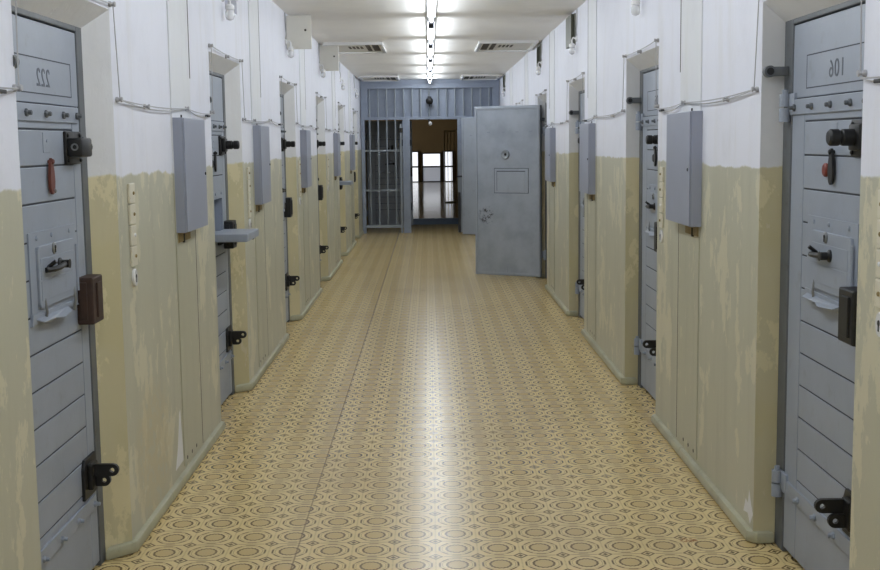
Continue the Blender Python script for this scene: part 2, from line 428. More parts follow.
# ------------------------------------------------------------------ cell doors
# door frame of its own (x along the leaf from the hinge, -y towards the corridor, z up)
LW, LT = 0.87, 0.05
CACHE = {}
def cached(key, fn, mat, smooth=False):
    if key not in CACHE: 
        mb = MB(); fn(mb); CACHE[key] = mb.mesh(key, mat, smooth)
    return CACHE[key]
PLANKS = [1.678 - 0.1222*i for i in range(12)]
def leaf_fn(hatch_hole):
    def f(mb):
        if not hatch_hole: mb.box(0, LW, 0.004, LT, 0.022, 2.036, 0.003)
        else:
            mb.box(0, 0.29, 0.004, LT, 0.022, 2.036); mb.box(0.70, LW, 0.004, LT, 0.022, 2.036)
            mb.box(0.29, 0.70, 0.004, LT, 0.022, 1.085); mb.box(0.29, 0.70, 0.004, LT, 1.29, 2.036)
            mb.box(0.29, 0.70, LT - 0.006, LT, 1.085, 1.29)
        mb.mi = 1
        if hatch_hole:
            for q in ((0.012, 0.288, 0.03, 2.03), (0.702, LW - 0.012, 0.03, 2.03), (0.288, 0.702, 0.03, 1.083), (0.288, 0.702, 1.292, 2.03)): mb.box(q[0], q[1], 0.0034, 0.0044, q[2], q[3])
        else: mb.box(0.012, LW - 0.012, 0.0034, 0.0044, 0.03, 2.03)
        mb.mi = 0
        # boards, stiles and the plain head
        def pl(u0, u1, z0, z1):
            mb.box(u0, u1, -0.001, 0.0045, z0, z1, 0.0025)
        pl(0.002, LW - 0.002, 1.765, 2.034)
        pl(0.002, 0.148, 0.024, 1.762); pl(0.780, LW - 0.002, 0.024, 1.762)
        zs = PLANKS + [0.024]
        for a, b in zip(zs, zs[1:]):
            if hatch_hole and b < 1.29 and a > 1.085:
                pl(0.152, 0.288, b + 0.003, a - 0.003); pl(0.702, 0.776, b + 0.003, a - 0.003)
            else: pl(0.152, 0.776, b + 0.003, a - 0.003)
        pl(0.152, 0.776, 1.681, 1.762)
    return f
def strap_fn(z0, z1, zb):
    def f(mb):
        mb.box(-0.012, LW - 0.03, -0.009, 0.0, z0, z1, 0.002)
    return f
def bolts_fn(us, zb):
    def f(mb):
        for u in us: mb.lathe((u, -0.009, zb), (0, -1, 0), [(0.013, 0), (0.013, 0.007), (0.008, 0.010), (0.008, 0.020), (0.005, 0.022)], 6)
    return f
def hinge_fn(zc):
    def f(mb):
        mb.tube((-0.028, -0.022, zc - 0.055), (-0.028, -0.022, zc - 0.004), 0.021, 14)
        mb.tube((-0.028, -0.022, zc + 0.002), (-0.028, -0.022, zc + 0.05), 0.021, 14)
        mb.tube((-0.028, -0.022, zc + 0.05), (-0.028, -0.022, zc + 0.066), 0.011, 10)
        mb.box(-0.03, 0.05, -0.012, 0.0, zc - 0.02, zc + 0.05, 0.002)
    return f
def number_plate_fn(mb):
    for a in ((0.160, 0.790, 1.795, 1.799), (0.160, 0.790, 1.912, 1.916), (0.160, 0.164, 1.795, 1.916), (0.786, 0.790, 1.795, 1.916)):
        mb.box(a[0], a[1], -0.0016, -0.0008, a[2], a[3])
def slide_bolt_fn(zc, kind):
    def f(mb):
        mb.box(0.665, 0.845, -0.012, 0.0, zc - 0.062, zc + 0.056, 0.003)
        for sx in (0.682, 0.828):
            for sz in (-0.048, 0.042): mb.lathe((sx, -0.012, zc + sz), (0, -1, 0), [(0.008, 0), (0.008, 0.004), (0.004, 0.007)], 8)
        if kind == 'case':
            mb.box(0.668, 0.80, -0.066, -0.010, zc - 0.036, zc + 0.032, 0.008)
            mb.tube((0.80, -0.036, zc), (0.835, -0.036, zc), 0.022, 14)
        else:
            mb.box(0.705, 0.80, -0.035, -0.010, zc - 0.042, zc + 0.042, 0.006)
            mb.lathe((0.752, -0.03, zc), (0, -1, 0), [(0.027, 0), (0.027, 0.040), (0.023, 0.043), (0.023, 0.050), (0.027, 0.053), (0.027, 0.078), (0.020, 0.085)], 20)
    return f
def slide_ring_fn(zc):
    def f(mb): mb.ringplate([(c[0], c[1]) for c in circle((-0.040, zc), 0.013, 16)], circle((-0.040, zc), 0.008, 16), 'x', 0.664, 0.669)
    return f
def low_bolt_fn(zc):
    def f(mb):
        mb.prism([(0.685, zc - 0.085), (0.845, zc - 0.085), (0.845, zc + 0.065), (0.705, zc + 0.065), (0.685, zc + 0.03)], 'y', -0.012, 0.0, 0.002)
        mb.box(0.725, 0.80, -0.032, -0.01, zc - 0.055, zc + 0.045, 0.006)
        def tongue(yend, z0, z1, xa, xb):
            out = stadium(yend, -0.015, z0, z1); r = (z1 - z0)/2; c = (yend + r*1.05, (z0 + z1)/2); inn = []
            for p in out:
                d = Vector((p[0] - c[0], p[1] - c[1])); d = d.normalized() if d.length > 1e-6 else Vector((1, 0))
                inn.append((c[0] + d.x*r*0.40, c[1] + d.y*r*0.40))
            mb.ringplate(out, inn, 'x', xa, xb)
        tongue(-0.125, zc - 0.004, zc + 0.042, 0.735, 0.752)
        tongue(-0.088, zc - 0.048, zc - 0.002, 0.757, 0.772)
    return f
def case_fn(mb):
    mb.box(0.733, 0.868, -0.062, 0.0, 0.968, 1.142, 0.006)
def case_bolt_fn(mb):
    mb.box(0.775, 0.84, -0.069, -0.058, 0.99, 1.12, 0.003)
    mb.box(0.727, 0.740, -0.040, -0.012, 0.985, 1.125, 0.003)
def hatch_plate_fn(mb):
    mb.ringplate([(0.228, 1.342), (0.738, 1.342), (0.738, 1.055), (0.228, 1.055)], [(0.288, 1.292), (0.702, 1.292), (0.702, 1.086), (0.288, 1.086)], 'y', -0.006, 0.0)
    for u in (0.30, 0.46, 0.66): mb.lathe((u, -0.006, 1.322), (0, -1, 0), [(0.009, 0), (0.008, 0.004), (0.003, 0.006)], 8)
def hatch_door_fn(mb):
    mb.prism(rounded(0.292, 0.700, 1.088, 1.294, 0.022), 'y', -0.014, 0.002, 0.0025)
    mb.box(0.31, 0.675, -0.0155, -0.0135, 1.112, 1.178, 0.0008); mb.box(0.31, 0.675, -0.0155, -0.0135, 1.183, 1.252, 0.0008)
    mb.tube((0.712, -0.014, 1.10), (0.712, -0.014, 1.27), 0.006, 8)
def escutcheon_fn(mb):
    mb.lathe((0.455, -0.014, 1.277), (0, -1, 0), [(0.020, 0), (0.020, 0.003), (0.015, 0.006)], 18)
def keyhole_fn(mb):
    mb.lathe((0.455, -0.0195, 1.281), (0, -1, 0), [(0.0065, 0), (0.0065, 0.002)], 12); mb.box(0.4515, 0.4585, -0.0215, -0.0195, 1.262, 1.280)
def latch_handle_fn(mb):
    mb.path([(0.345, -0.02, 1.212), (0.375, -0.040, 1.213), (0.42, -0.045, 1.215), (0.50, -0.038, 1.218)], 0.0095, 8)
    mb.lathe((0.505, -0.014, 1.218), (0, -1, 0), [(0.022, 0), (0.022, 0.006), (0.014, 0.012), (0.014, 0.035), (0.017, 0.038)], 12)
    mb.tube((0.372, -0.014, 1.215), (0.372, -0.046, 1.24), 0.007, 8)
def latch_rail_fn(mb):
    mb.prism([(0.225, 1.078), (0.70, 1.066), (0.735, 1.045), (0.62, 1.052), (0.56, 1.030), (0.47, 1.041), (0.40, 1.028), (0.33, 1.046), (0.215, 1.040)], 'y', -0.010, 0.0, 0.001)
    # the torn lip bends out from the board
    vs = [(0.25, -0.008, 1.062), (0.60, -0.008, 1.058), (0.58, -0.030, 1.046), (0.46, -0.042, 1.040), (0.40, -0.028, 1.046), (0.27, -0.034, 1.050)]
    A = [mb.bm.verts.new(v) for v in vs]; B = [mb.bm.verts.new((v[0], v[1] + 0.001, v[2] - 0.004)) for v in vs]
    mb._f(A); mb._f(B[::-1])
    for i in range(6): mb._f([A[i], A[(i+1) % 6], B[(i+1) % 6], B[i]])
def hook_fn(u):
    def f(mb): mb.path([(u, -0.012, 1.035), (u, -0.018, 1.075), (u, -0.012, 1.118)], 0.005, 8)
    return f
def hatch_shelf_fn(mb):
    mb.box(0.262, 0.735, -0.224, -0.003, 1.047, 1.094, 0.006)
def shelf_bracket_fn(mb):
    mb.prism([(-0.10, 1.047), (-0.004, 1.047), (-0.004, 1.010), (-0.02, 1.010)], 'x', 0.49, 0.505)
def shelf_stud_fn(mb): mb.lathe((0.69, -0.19, 1.047), (0, 0, -1), [(0.012, 0), (0.012, 0.012), (0.006, 0.018)], 10)
def flap_fn(mb):
    pts = []
    for i in range(24):
        t = 2*PI*i/24; w = 0.030*(0.72 - 0.28*math.sin(t)); pts.append((0.482 + w*math.cos(t)*1.05, 1.520 + 0.062*math.sin(t)))
    mb.prism(pts, 'y', -0.016, -0.006, 0.002)
    mb.lathe((0.482, -0.014, 1.570), (0, -1, 0), [(0.009, 0), (0.009, 0.006), (0.005, 0.009)], 10)
    mb.tube((0.482, 0.0, 1.570), (0.482, -0.014, 1.570), 0.006, 8)
def flap_tip_fn(mb): mb.lathe((0.496, -0.016, 1.470), (0, -1, 0), [(0.008, 0), (0.008, 0.004), (0.003, 0.007)], 10)
def peep_fn(mb): mb.lathe((0.405, 0.0, 1.507), (0, -1, 0), [(0.024, 0), (0.024, 0.008), (0.019, 0.012)], 18)
def label_fn(mb): mb.box(0.435, 0.505, -0.0035, 0.0, 1.600, 1.668, 0.001); mb.lathe((0.47, -0.0035, 1.640), (0, -1, 0), [(0.006, 0), (0.005, 0.003)], 8)
def stain_fn(mb):
    pts = [(0.38 + 0.030*math.cos(t)*(1 + 0.2*math.sin(3*t)), 1.512 + 0.02*math.sin(t)) for t in [2*PI*i/16 for i in range(16)]]
    mb.prism(pts, 'y', -0.0016, 0.0)
# inner face (seen on the open doors)
def inner_fn(mb):
    mb.box(0.0, LW, LT - 0.001, LT + 0.004, 0.022, 2.036, 0.002)
def rim_fn(mb):
    o = [(0.012, 2.024), (LW - 0.012, 2.024), (LW - 0.012, 0.034), (0.012, 0.034)]
    i = [(0.034, 2.000), (LW - 0.034, 2.000), (LW - 0.034, 0.056), (0.034, 0.056)]
    mb.ringplate(o, i, 'y', LT + 0.003, LT + 0.012)
def spy_cone_fn(mb):
    mb.lathe((0.455, LT + 0.003, 1.465), (0, 1, 0), [(0.056, 0), (0.055, 0.016), (0.048, 0.020), (0.022, 0.004), (0.016, 0.0035)], 28)
def spy_hole_fn(mb): mb.lathe((0.455, LT + 0.005, 1.465), (0, 1, 0), [(0.016, 0), (0.016, 0.003)], 16)
def inner_hatch_fn(mb):
    mb.box(0.155, 0.600, LT + 0.003, LT + 0.009, 1.012, 1.298, 0.002)
    mb.box(0.195, 0.565, LT + 0.007, LT + 0.013, 1.035, 1.262, 0.002)
def inner_line_fn(mb):
    mb.box(0.190, 0.570, LT + 0.008, LT + 0.0105, 1.262, 1.271); mb.box(0.563, 0.570, LT + 0.008, LT + 0.0105, 1.035, 1.271)
    mb.ringplate([(0.149, 1.304), (0.606, 1.304), (0.606, 1.006), (0.149, 1.006)], [(0.155, 1.298), (0.600, 1.298), (0.600, 1.012), (0.155, 1.012)], 'y', LT + 0.003, LT + 0.0052)
def rivets_fn(mb):
    for u in (0.12, 0.30, 0.48, 0.68): mb.box(u - 0.02, u + 0.02, LT + 0.004, LT + 0.006, 1.722, 1.734, 0.0008)
    mb.box(0.43, 0.436, LT + 0.004, LT + 0.006, 0.06, 0.13); mb.box(0.465, 0.471, LT + 0.004, LT + 0.006, 0.06, 0.13)

def text_mesh(txt, h, width):
    cu = bpy.data.curves.new('num', 'FONT'); cu.body = txt; cu.extrude = 0.0006; cu.size = 1.0; cu.align_x = 'CENTER'
    cu.space_character = 1.12
    o = bpy.data.objects.new('num', cu); COL.objects.link(o)
    dg = bpy.context.evaluated_depsgraph_get(); me = bpy.data.meshes.new_from_object(o.evaluated_get(dg))
    bpy.data.objects.remove(o); bpy.data.curves.remove(cu)
    xs = [v.co.x for v in me.vertices]; ys = [v.co.y for v in me.vertices]
    sx = width/(max(xs) - min(xs)); sy = h/(max(ys) - min(ys)); cx = (max(xs) + min(xs))/2; cy = min(ys)
    for v in me.vertices:
        X, Yv, Z = v.co
        v.co = (-(X - cx)*sx, -0.0016 - Z, (Yv - cy)*sy)       # mirrored, as on the photograph
    me.flip_normals(); me.materials.append(M['ink'])
    return me

def cell_door(loc, rotz, label, group=None, bolt='thrown', case='rust', flap='black', hatch='shut', number=None, inner=False, lowbolt=None, near=False):
    d = thing('cell_door', label, 'door', loc, rotz, group)
    P = lambda name, key, fn, mat, par=d, smooth=False: link(name, cached(key, fn, mat, smooth), par)
    lf = P('leaf', 'leaf_open' if hatch == 'shelf' else 'leaf', leaf_fn(hatch == 'shelf'), [M['door'], M['groove']])
    if number:
        pl = P('number_panel', 'number_panel', number_plate_fn, M['groove'])
        link('number', text_mesh(number, 0.060, 0.046*len(number)), pl, (0.475, 0, 1.822))
    for z0, z1, zb, us in ((1.704, 1.760, 1.730, (0.055, 0.255, 0.455, 0.65, 0.81)), (0.244, 0.300, 0.268, (0.2, 0.4, 0.6, 0.81))):
        st = P('hinge_strap', 'strap%.2f' % z0, strap_fn(z0, z1, zb), M['door'])
        for u in us:
            P('bolt', 'bolt%.2f_%.3f' % (z0, u), bolts_fn((u,), zb), M['frame'] if z0 > 1 else M['door'], st)
        P('knuckle', 'hinge%.2f' % z0, hinge_fn(z0 + 0.03), M['door'], st, True)
    kd = 'case' if bolt == 'case' else 'pin'
    sb = P('slide_bolt', 'slide_' + kd, slide_bolt_fn(1.618, kd), M['black'], d, True)
    if kd == 'case': P('ring', 'slide_ring', slide_ring_fn(1.618), M['zinc'], sb)
    P('hasp_bolt', 'low_bolt', low_bolt_fn(0.400), M['black'], d)
    cm = M['rust'] if case == 'rust' else M['black']
    c = P('lock_case', 'case_' + case, case_fn, cm)
    P('lock_bolt', 'casebolt_' + case, case_bolt_fn, cm, c)
    hp = P('hatch_frame', 'hatch_frame', hatch_plate_fn, M['door'])
    if hatch == 'shut':
        hd = P('hatch_door', 'hatch_door', hatch_door_fn, M['door'])
        P('keyhole_plate', 'escutcheon', escutcheon_fn, M['zinc'], hd, True); P('keyhole', 'keyhole', keyhole_fn, M['dark'], hd)
        P('latch_handle', 'latch_handle', latch_handle_fn, M['black'], hd, True)
        P('latch_rail', 'latch_rail', latch_rail_fn, M['door'])
        for u in (0.34, 0.665): P('hook', 'hook%.2f' % u, hook_fn(u), M['zinc'], d)
    else:
        hs = P('hatch_shelf', 'hatch_shelf', hatch_shelf_fn, M['door'])
        P('bracket', 'shelf_bracket', shelf_bracket_fn, M['black'], hs); P('stud', 'shelf_stud', shelf_stud_fn, M['black'], hs)
    f = P('peephole_flap', 'flap_' + flap, flap_fn, M['red'] if flap == 'red' else M['black'])
    if flap == 'red': P('flap_rivet', 'flap_tip', flap_tip_fn, M['zinc'], f)
    else: P('peephole_cap', 'peep_' + flap, peep_fn, M['redcap'] if flap == 'redcap' else M['black'])
    P('label_plate', 'label_plate', label_fn, M['door'])
    if inner:
        inn = P('inner_sheet', 'inner_sheet_' + inner, inner_fn, M['door_chip'] if inner == 'chip' else M['door_in'])
        P('rim', 'rim', rim_fn, M['door_in'], inn)
        sc = P('peephole_cone', 'spy_cone', spy_cone_fn, M['bars'], d, True); P('peephole', 'spy_hole', spy_hole_fn, M['dark'], sc)
        ih = P('inner_hatch', 'inner_hatch', inner_hatch_fn, M['door_in']); P('hatch_groove', 'inner_line', inner_line_fn, M['groove'], ih)
        P('rivet_row', 'rivets', rivets_fn, M['door'], inn)
    return d

def frame_fn(mb):
    mb.box(-0.108, -0.004, -0.004, 0.075, 0.0, 2.133, 0.004)
    mb.box(LW + 0.004, 1.028, -0.004, 0.075, 0.0, 2.133, 0.004)
    mb.box(-0.004, LW + 0.004, -0.004, 0.075, 2.040, 2.133, 0.004)
def stop_arm_fn(mb):
    mb.box(-0.066, -0.044, -0.065, 0.0, 1.852, 1.888, 0.004)
    mb.lathe((-0.075, -0.076, 1.870), (1, 0, 0), [(0.022, 0), (0.022, 0.034)], 20)
def stop_eye_fn(mb):
    mb.lathe((-0.075, -0.076, 1.870), (1, 0, 0), [(0.014, 0.033), (0.014, 0.038)], 16)
def keeper_fn(mb):
    mb.box(0.885, 0.925, -0.012, -0.003, 1.585, 1.655, 0.003)
n_frame = [0]
def door_frame(loc, rotz):
    nm = trim_name()
    f = link(nm, cached('door_frame', frame_fn, M['frame']), None, loc, rotz); f['kind'] = 'structure'
    a = link('stop_arm', cached('stop_arm', stop_arm_fn, M['frame'], True), f)
    link('stop_eye', cached('stop_eye', stop_eye_fn, M['black'], True), a)
    link('keeper', cached('keeper', keeper_fn, M['frame']), f)
    return f

ORD = ['nearest', 'second', 'third', 'fourth', 'fifth', 'sixth']
GL, GR = 'shut cell doors along the left wall', 'shut cell doors along the right wall'
def left_loc(k): return (XL - REC, y0(k) + 0.065, 0)
def right_loc(k): return (XR + REC, y0(k) + OPW - 0.11, 0)
for k in LEFT_OPEN[:6]: door_frame(left_loc(k), PI/2)
door_frame(left_loc(6), PI/2)
for k in RIGHT_OPEN: door_frame(right_loc(k), -PI/2)
cell_door(left_loc(0), PI/2, 'nearest left grey steel cell door numbered 222, red peephole flap and rusty lock case', GL, 'case', 'rust', 'red', 'shut', '222')
cell_door(left_loc(1), PI/2, 'second grey cell door on the left, food hatch folded down as a wide shelf', GL, 'thrown', 'black', 'black', 'shelf')
cell_door(left_loc(2), PI/2, 'third grey cell door on the left, between second and third left wall boxes', GL, 'thrown', 'black', 'black')
cell_door(left_loc(3), PI/2, 'fourth grey cell door on the left, black bolts, between third and fourth left wall boxes', GL, 'thrown', 'black', 'black')
cell_door(left_loc(4), PI/2, 'fifth cell door on the left, far off, small hatch shelf folded down', GL, 'thrown', 'black', 'black', 'shelf')
cell_door(left_loc(5), PI/2, 'sixth and farthest shut cell door on the left, right before the blue barred gate', GL, 'thrown', 'black', 'black')
cell_door((XL - REC + 0.12, 23.2, 0), math.radians(3), 'grey cell door standing open behind the bars at left of the gate', None, 'thrown', 'black', 'black')
cell_door(right_loc(0), -PI/2, 'nearest right grey steel cell door numbered 106, black bolts, strap hinges and hatch handle', GR, 'drawn', 'black', 'redcap', 'shut', '106')
cell_door(right_loc(1), -PI/2, 'second grey cell door on the right, between the first and second wall boxes', GR, 'drawn', 'black', 'black', 'shut', '105')
cell_door(right_loc(2), -PI/2, 'third grey cell door on the right, a thin sliver behind the second wall box', GR, 'drawn', 'black', 'black')
def open_right(k, ang, label, inner):
    p = right_loc(k)
    return cell_door((p[0] - 0.045, p[1] + 0.03, 0), math.radians(-90 - ang), label, None, 'drawn', 'black', 'black', 'shut', None, inner)
open_right(3, 121, 'large blue-grey cell door swung wide open into the corridor, chipped paint at its left edge', 'chip')
open_right(5, 124, 'grey cell door swung open at far right, half hidden behind the large open door', 'plain')

# ------------------------------------------------------------------ wall boxes
def wall_box(side, k, label, group):
    xf, sgn = (XL, -1) if side == 'l' else (XR, 1)
    ya, w = BOXY[side][k]
    t = thing('wall_box', label, 'electrical box', (xf, ya, 1.205), 0, group)
    def bx(mb, d0, d1, *a, bev=0.0):
        x0, x1 = sorted((-sgn*d0, -sgn*d1)); mb.box(x0, x1, *a, bev)
    def P(name, key, fn, mat):
        return link(name, cached('%s%d_%s' % (side, k, key), fn, mat), t)
    P('case', 'boxcase', lambda mb: bx(mb, 0.0, 0.052, 0, w, 0, 0.545, bev=0.003), M['box'])
    P('cover', 'boxcover', lambda mb: bx(mb, 0.053, 0.060, 0.003, w - 0.003, 0.003, 0.542, bev=0.002), M['box'])
    P('lock', 'boxlock', lambda mb: mb.lathe((-sgn*0.06, 0.035 if side == 'r' else w - 0.035, 0.27), (-sgn, 0, 0), [(0.008, 0), (0.008, 0.003), (0.005, 0.005)], 10), M['black'])
    P('wooden_backing', 'boxwood', lambda mb: bx(mb, 0.0, 0.012, 0.03, 0.30, -0.048, 0.004), M['wood'])
    P('cable_stub', 'boxstub', lambda mb: bx(mb, 0.0, 0.016, 0.13, 0.145, -0.055, -0.012), M['dark'])
    P('bracket', 'boxbracket', lambda mb: bx(mb, 0.0, 0.012, 0.19, 0.20, 0.54, 0.562), M['dark'])
    return t
GB = 'grey wall boxes along both walls'
for k, s in enumerate(('nearest grey steel box on the left wall, just past door 222', 'grey steel box on left wall just past the large hatch shelf',
    'third grey steel box on the left wall, between third and fourth doors', 'fourth small grey box on the left wall, between fourth and fifth doors', 'fifth tiny grey box on the left wall, between fifth and sixth doors')):
    wall_box('l', k, s, GB)
for k, s in enumerate(('nearest grey steel box on the right wall, beside door 106', 'second grey steel box on the right wall, beyond the second right door',
    'third grey box on the right wall, just in front of the open door')):
    wall_box('r', k, s, GB)

# ------------------------------------------------------------------ button panels
def button_panel(side, k, label, n=4):
    xf, sgn = (XL, -1) if side == 'l' else (XR, 1)
    yc = (y0(k) + OPW + 0.20) if side == 'l' else (y0(k) - (0.21 if k == 0 else 0.15))
    t = thing('switch_panel', label, 'switch panel', (xf, yc, 1.05), 0, 'switch strips beside the doors')
    def bx(mb, d0, d1, *a, bev=0.0):
        x0, x1 = sorted((-sgn*d0, -sgn*d1)); mb.box(x0, x1, *a, bev)
    for i in range(n):
        z = 0.085 + 0.085*i
        p = link('switch_plate', cached('%s_plate%d' % (side, i), lambda mb: bx(mb, 0, 0.011, -0.042, 0.042, z, z + 0.080, bev=0.003), M['ivory']), t)
        link('button', cached('%s_button%d' % (side, i), lambda mb: mb.lathe((-sgn*0.011, 0.008, z + 0.04), (-sgn, 0, 0), [(0.007, 0), (0.007, 0.004), (0.004, 0.006)], 10), M['porcelain'] if i == 1 else M['wood']), p)
    s = link('key_socket', cached('%s_socket' % side, lambda mb: mb.prism([(0.030*math.cos(a), 0.038 + 0.036*math.sin(a)) for a in [2*PI*i/18 for i in range(18)]], 'x', *sorted((0.0, -sgn*0.012)), 0.003), M['porcelain']), t)
    link('keyhole', cached('%s_sockhole' % side, lambda mb: (mb.lathe((-sgn*0.012, 0, 0.042), (-sgn, 0, 0), [(0.009, 0), (0.009, 0.0015)], 12), bx(mb, 0.012, 0.0135, -0.0045, 0.0045, 0.018, 0.042)), M['dark']), s)
    return t
button_panel('l', 0, 'ivory switch strip with keyhole on left wall beside door 222')
button_panel('l', 1, 'ivory switch strip on left wall standing just behind the hatch shelf')
button_panel('l', 2, 'ivory switch strip on left wall beside the third left door')
button_panel('l', 3, 'ivory switch strip on left wall beside the fourth left door')
button_panel('r', 0, 'ivory switch strip cut by the right picture edge, before door 106')
button_panel('r', 1, 'ivory switch strip on right wall between nearest wall box and second right door')

# ------------------------------------------------------------------ signal wire on porcelain knobs
def bell_wire(side, label):
    xf, sgn = (XL, -1) if side == 'l' else (XR, 1)
    xw = xf - sgn*0.016
    mb = MB(); knobs = []; clips = []
    def seg(a, b, sag, off):
        pts = []
        for i in range(9):
            t = i/8
            pts.append((xw, a[0] + (b[0]-a[0])*t, a[1] + (b[1]-a[1])*t - sag*4*t*(1-t) + off*math.sin(PI*t)))
        mb.path(pts, 0.0024, 5)
    rng = random.Random(3 if side == 'l' else 5)
    for k in range(-1, 6):
        ya, yb = y0(k), y0(k) + OPW
        A0, A1 = (ya - 0.02, 1.79 + rng.uniform(-.01, .02)), (ya - 0.0, 2.165); B1, B0 = (yb + 0.0, 2.155), (yb + 0.045, 1.79 + rng.uniform(-.01, .02))
        if k >= 0:
            seg(A0, A1, 0, 0); seg(A1, B1, 0.010, 0); seg(A1, B1, 0.03, 0.02); seg(B1, B0, 0, 0)
            knobs += [A0, A1, B1, B0, ((ya + yb)/2, 2.142)]
        else: knobs += [B0]
        if k < 5:
            N = (y0(k+1) - 0.02, 1.79); mid = (y0(k) + OPW + 1.35, 1.80)
            seg(B0, mid, 0.012, 0); seg(B0, mid, 0.03, 0.005); seg(mid, N, 0.01, 0); seg(mid, N, 0.03, 0)
            knobs += [(y0(k) + OPW + 0.5, 1.785), mid]; clips.append((y0(k) + OPW + 1.9, 1.775))
    w = obj('signal_wire', mb, M['wire']); tag(w, label, 'wire')
    for y, z in knobs:
        me = cached('knob_' + side, lambda m: m.lathe((0, 0, 0), (-sgn, 0, 0), [(0.011, 0), (0.011, 0.008), (0.007, 0.012), (0.007, 0.018), (0.011, 0.021), (0.009, 0.026)], 10), M['wire'], True)
        link('insulator', me, w, (xf, y, z))
    for y, z in clips:
        link('clip', cached('clip_' + side, lambda m: m.box(-0.009, 0.009, -0.035, 0.035, -0.006, 0.006, 0.003), M['black']), w, (xw, y, z))
    return w
bell_wire('l', 'thin signal wire looping over the left doors on porcelain knobs')
bell_wire('r', 'thin signal wire looping over the right doors on porcelain knobs')

# ------------------------------------------------------------------ lamps and vent flaps over the doors
def door_lamp(side, k, label):
    xf, sgn = (XL, -1) if side == 'l' else (XR, 1)
    t = thing('door_lamp', label, 'lamp', (xf, y0(k) + 0.50, 2.33), 0, 'jar lamps above the doors')
    q = -sgn
    link('bracket', cached('lampbr' + side, lambda m: (m.lathe((0, 0, 0.155), (q, 0, 0), [(0.026, 0), (0.026, 0.010), (0.014, 0.016)], 16), m.path([(q*0.015, 0, 0.155), (q*0.034, 0, 0.163), (q*0.044, 0, 0.145), (q*0.044, 0, 0.11)], 0.008, 8)), M['porcelain'], True), t)
    link('socket', cached('lampso' + side, lambda m: m.lathe((q*0.044, 0, 0.115), (0, 0, -1), [(0.018, 0), (0.027, 0.010), (0.027, 0.030), (0.023, 0.034)], 18), M['porcelain'], True), t)
    link('glass_jar', cached('lampgl' + side, lambda m: m.lathe((q*0.044, 0, 0.082), (0, 0, -1), [(0.021, 0), (0.027, 0.010), (0.027, 0.042), (0.020, 0.056), (0.004, 0.062)], 18), M['glass'], True), t)
    link('cable', cached('lampca' + side, lambda m: m.path([(q*0.005, -0.01, 0.18), (q*0.012, -0.03, 0.22), (q*0.006, -0.02, 0.28), (q*0.004, -0.02, 0.40)], 0.005, 6), M['wire']), t)
    return t
for k in range(1, 6):
    door_lamp('l', k, 'small jar lamp above the %s left cell door' % ['', 'second', 'third', 'fourth', 'fifth', 'sixth'][k])
for k, s in ((1, 'small jar lamp above the second right cell door'), (2, 'small jar lamp under the open olive vent, third right door'),
             (3, 'small jar lamp on right wall above the large open door'), (5, 'small jar lamp at the far right end above the last open door')):
    door_lamp('r', k, s)

def vent_flap_left(k, label):
    t = thing('vent_flap', label, 'vent flap', (XL, y0(k) + VENT_A, 2.43), 0, 'cream vent flaps swung out on the left wall')
    link('panel', cached('vflap', lambda m: m.box(0.002, 0.215, -0.022, 0.0, 0, 0.285, 0.004), M['cream']), t)
    link('latch', cached('vlatch', lambda m: m.lathe((0.165, -0.022, 0.16), (0, -1, 0), [(0.010, 0), (0.010, 0.006), (0.006, 0.009)], 10), M['ventdark']), t)
    link('hinge', cached('vhinge', lambda m: m.tube((0.006, -0.004, 0.01), (0.006, -0.004, 0.28), 0.006, 8), M['dark']), t)
vent_flap_left(2, 'cream vent flap swung out above the third left door, the nearer one')
vent_flap_left(3, 'cream vent flap swung out above the fourth left door, the farther one')
def vent_box_right(k, label, full):
    ya = y0(k) + VENT_A; h = VENT_Z1 - VENT_Z0; w = VENT_B - VENT_A
    t = thing('wall_vent', label, 'vent', (XR, ya, VENT_Z0), 0, 'dark vents high on the right wall')
    def lin(m):
        m.ringplate([(0.0, 0.0), (w, 0.0), (w, h), (0.0, h)], [(0.02, 0.02), (w - 0.02, 0.02), (w - 0.02, h - 0.02), (0.02, h - 0.02)], 'x', -0.012, 0.195)
    link('liner', cached('vliner', lin, M['olive']), t)
    link('back', cached('vback', lambda m: m.box(0.185, 0.197, 0.02, w - 0.02, 0.02, h - 0.02), M['dark']), t)
    if full:
        link('door_flap', cached('vdoor', lambda m: m.box(-0.035, -0.012, 0.06, w, 0.0, h, 0.003), M['olive']), t)
        link('shelf', cached('vshelf', lambda m: m.box(-0.01, 0.18, 0.02, w - 0.02, 0.055, 0.066), M['olive']), t)
        link('pipe', cached('vpipe', lambda m: m.tube((0.03, 0.20, 0.085), (0.03, 0.20, 0.20), 0.012, 10), M['porcelain']), t)
vent_box_right(2, 'open olive vent high on the right wall, above the third right door', True)
vent_box_right(3, 'narrow black vent high on the right wall, above the large open door', False)
vent_box_right(5, 'farthest black vent high on the right wall, next to the gate', False)

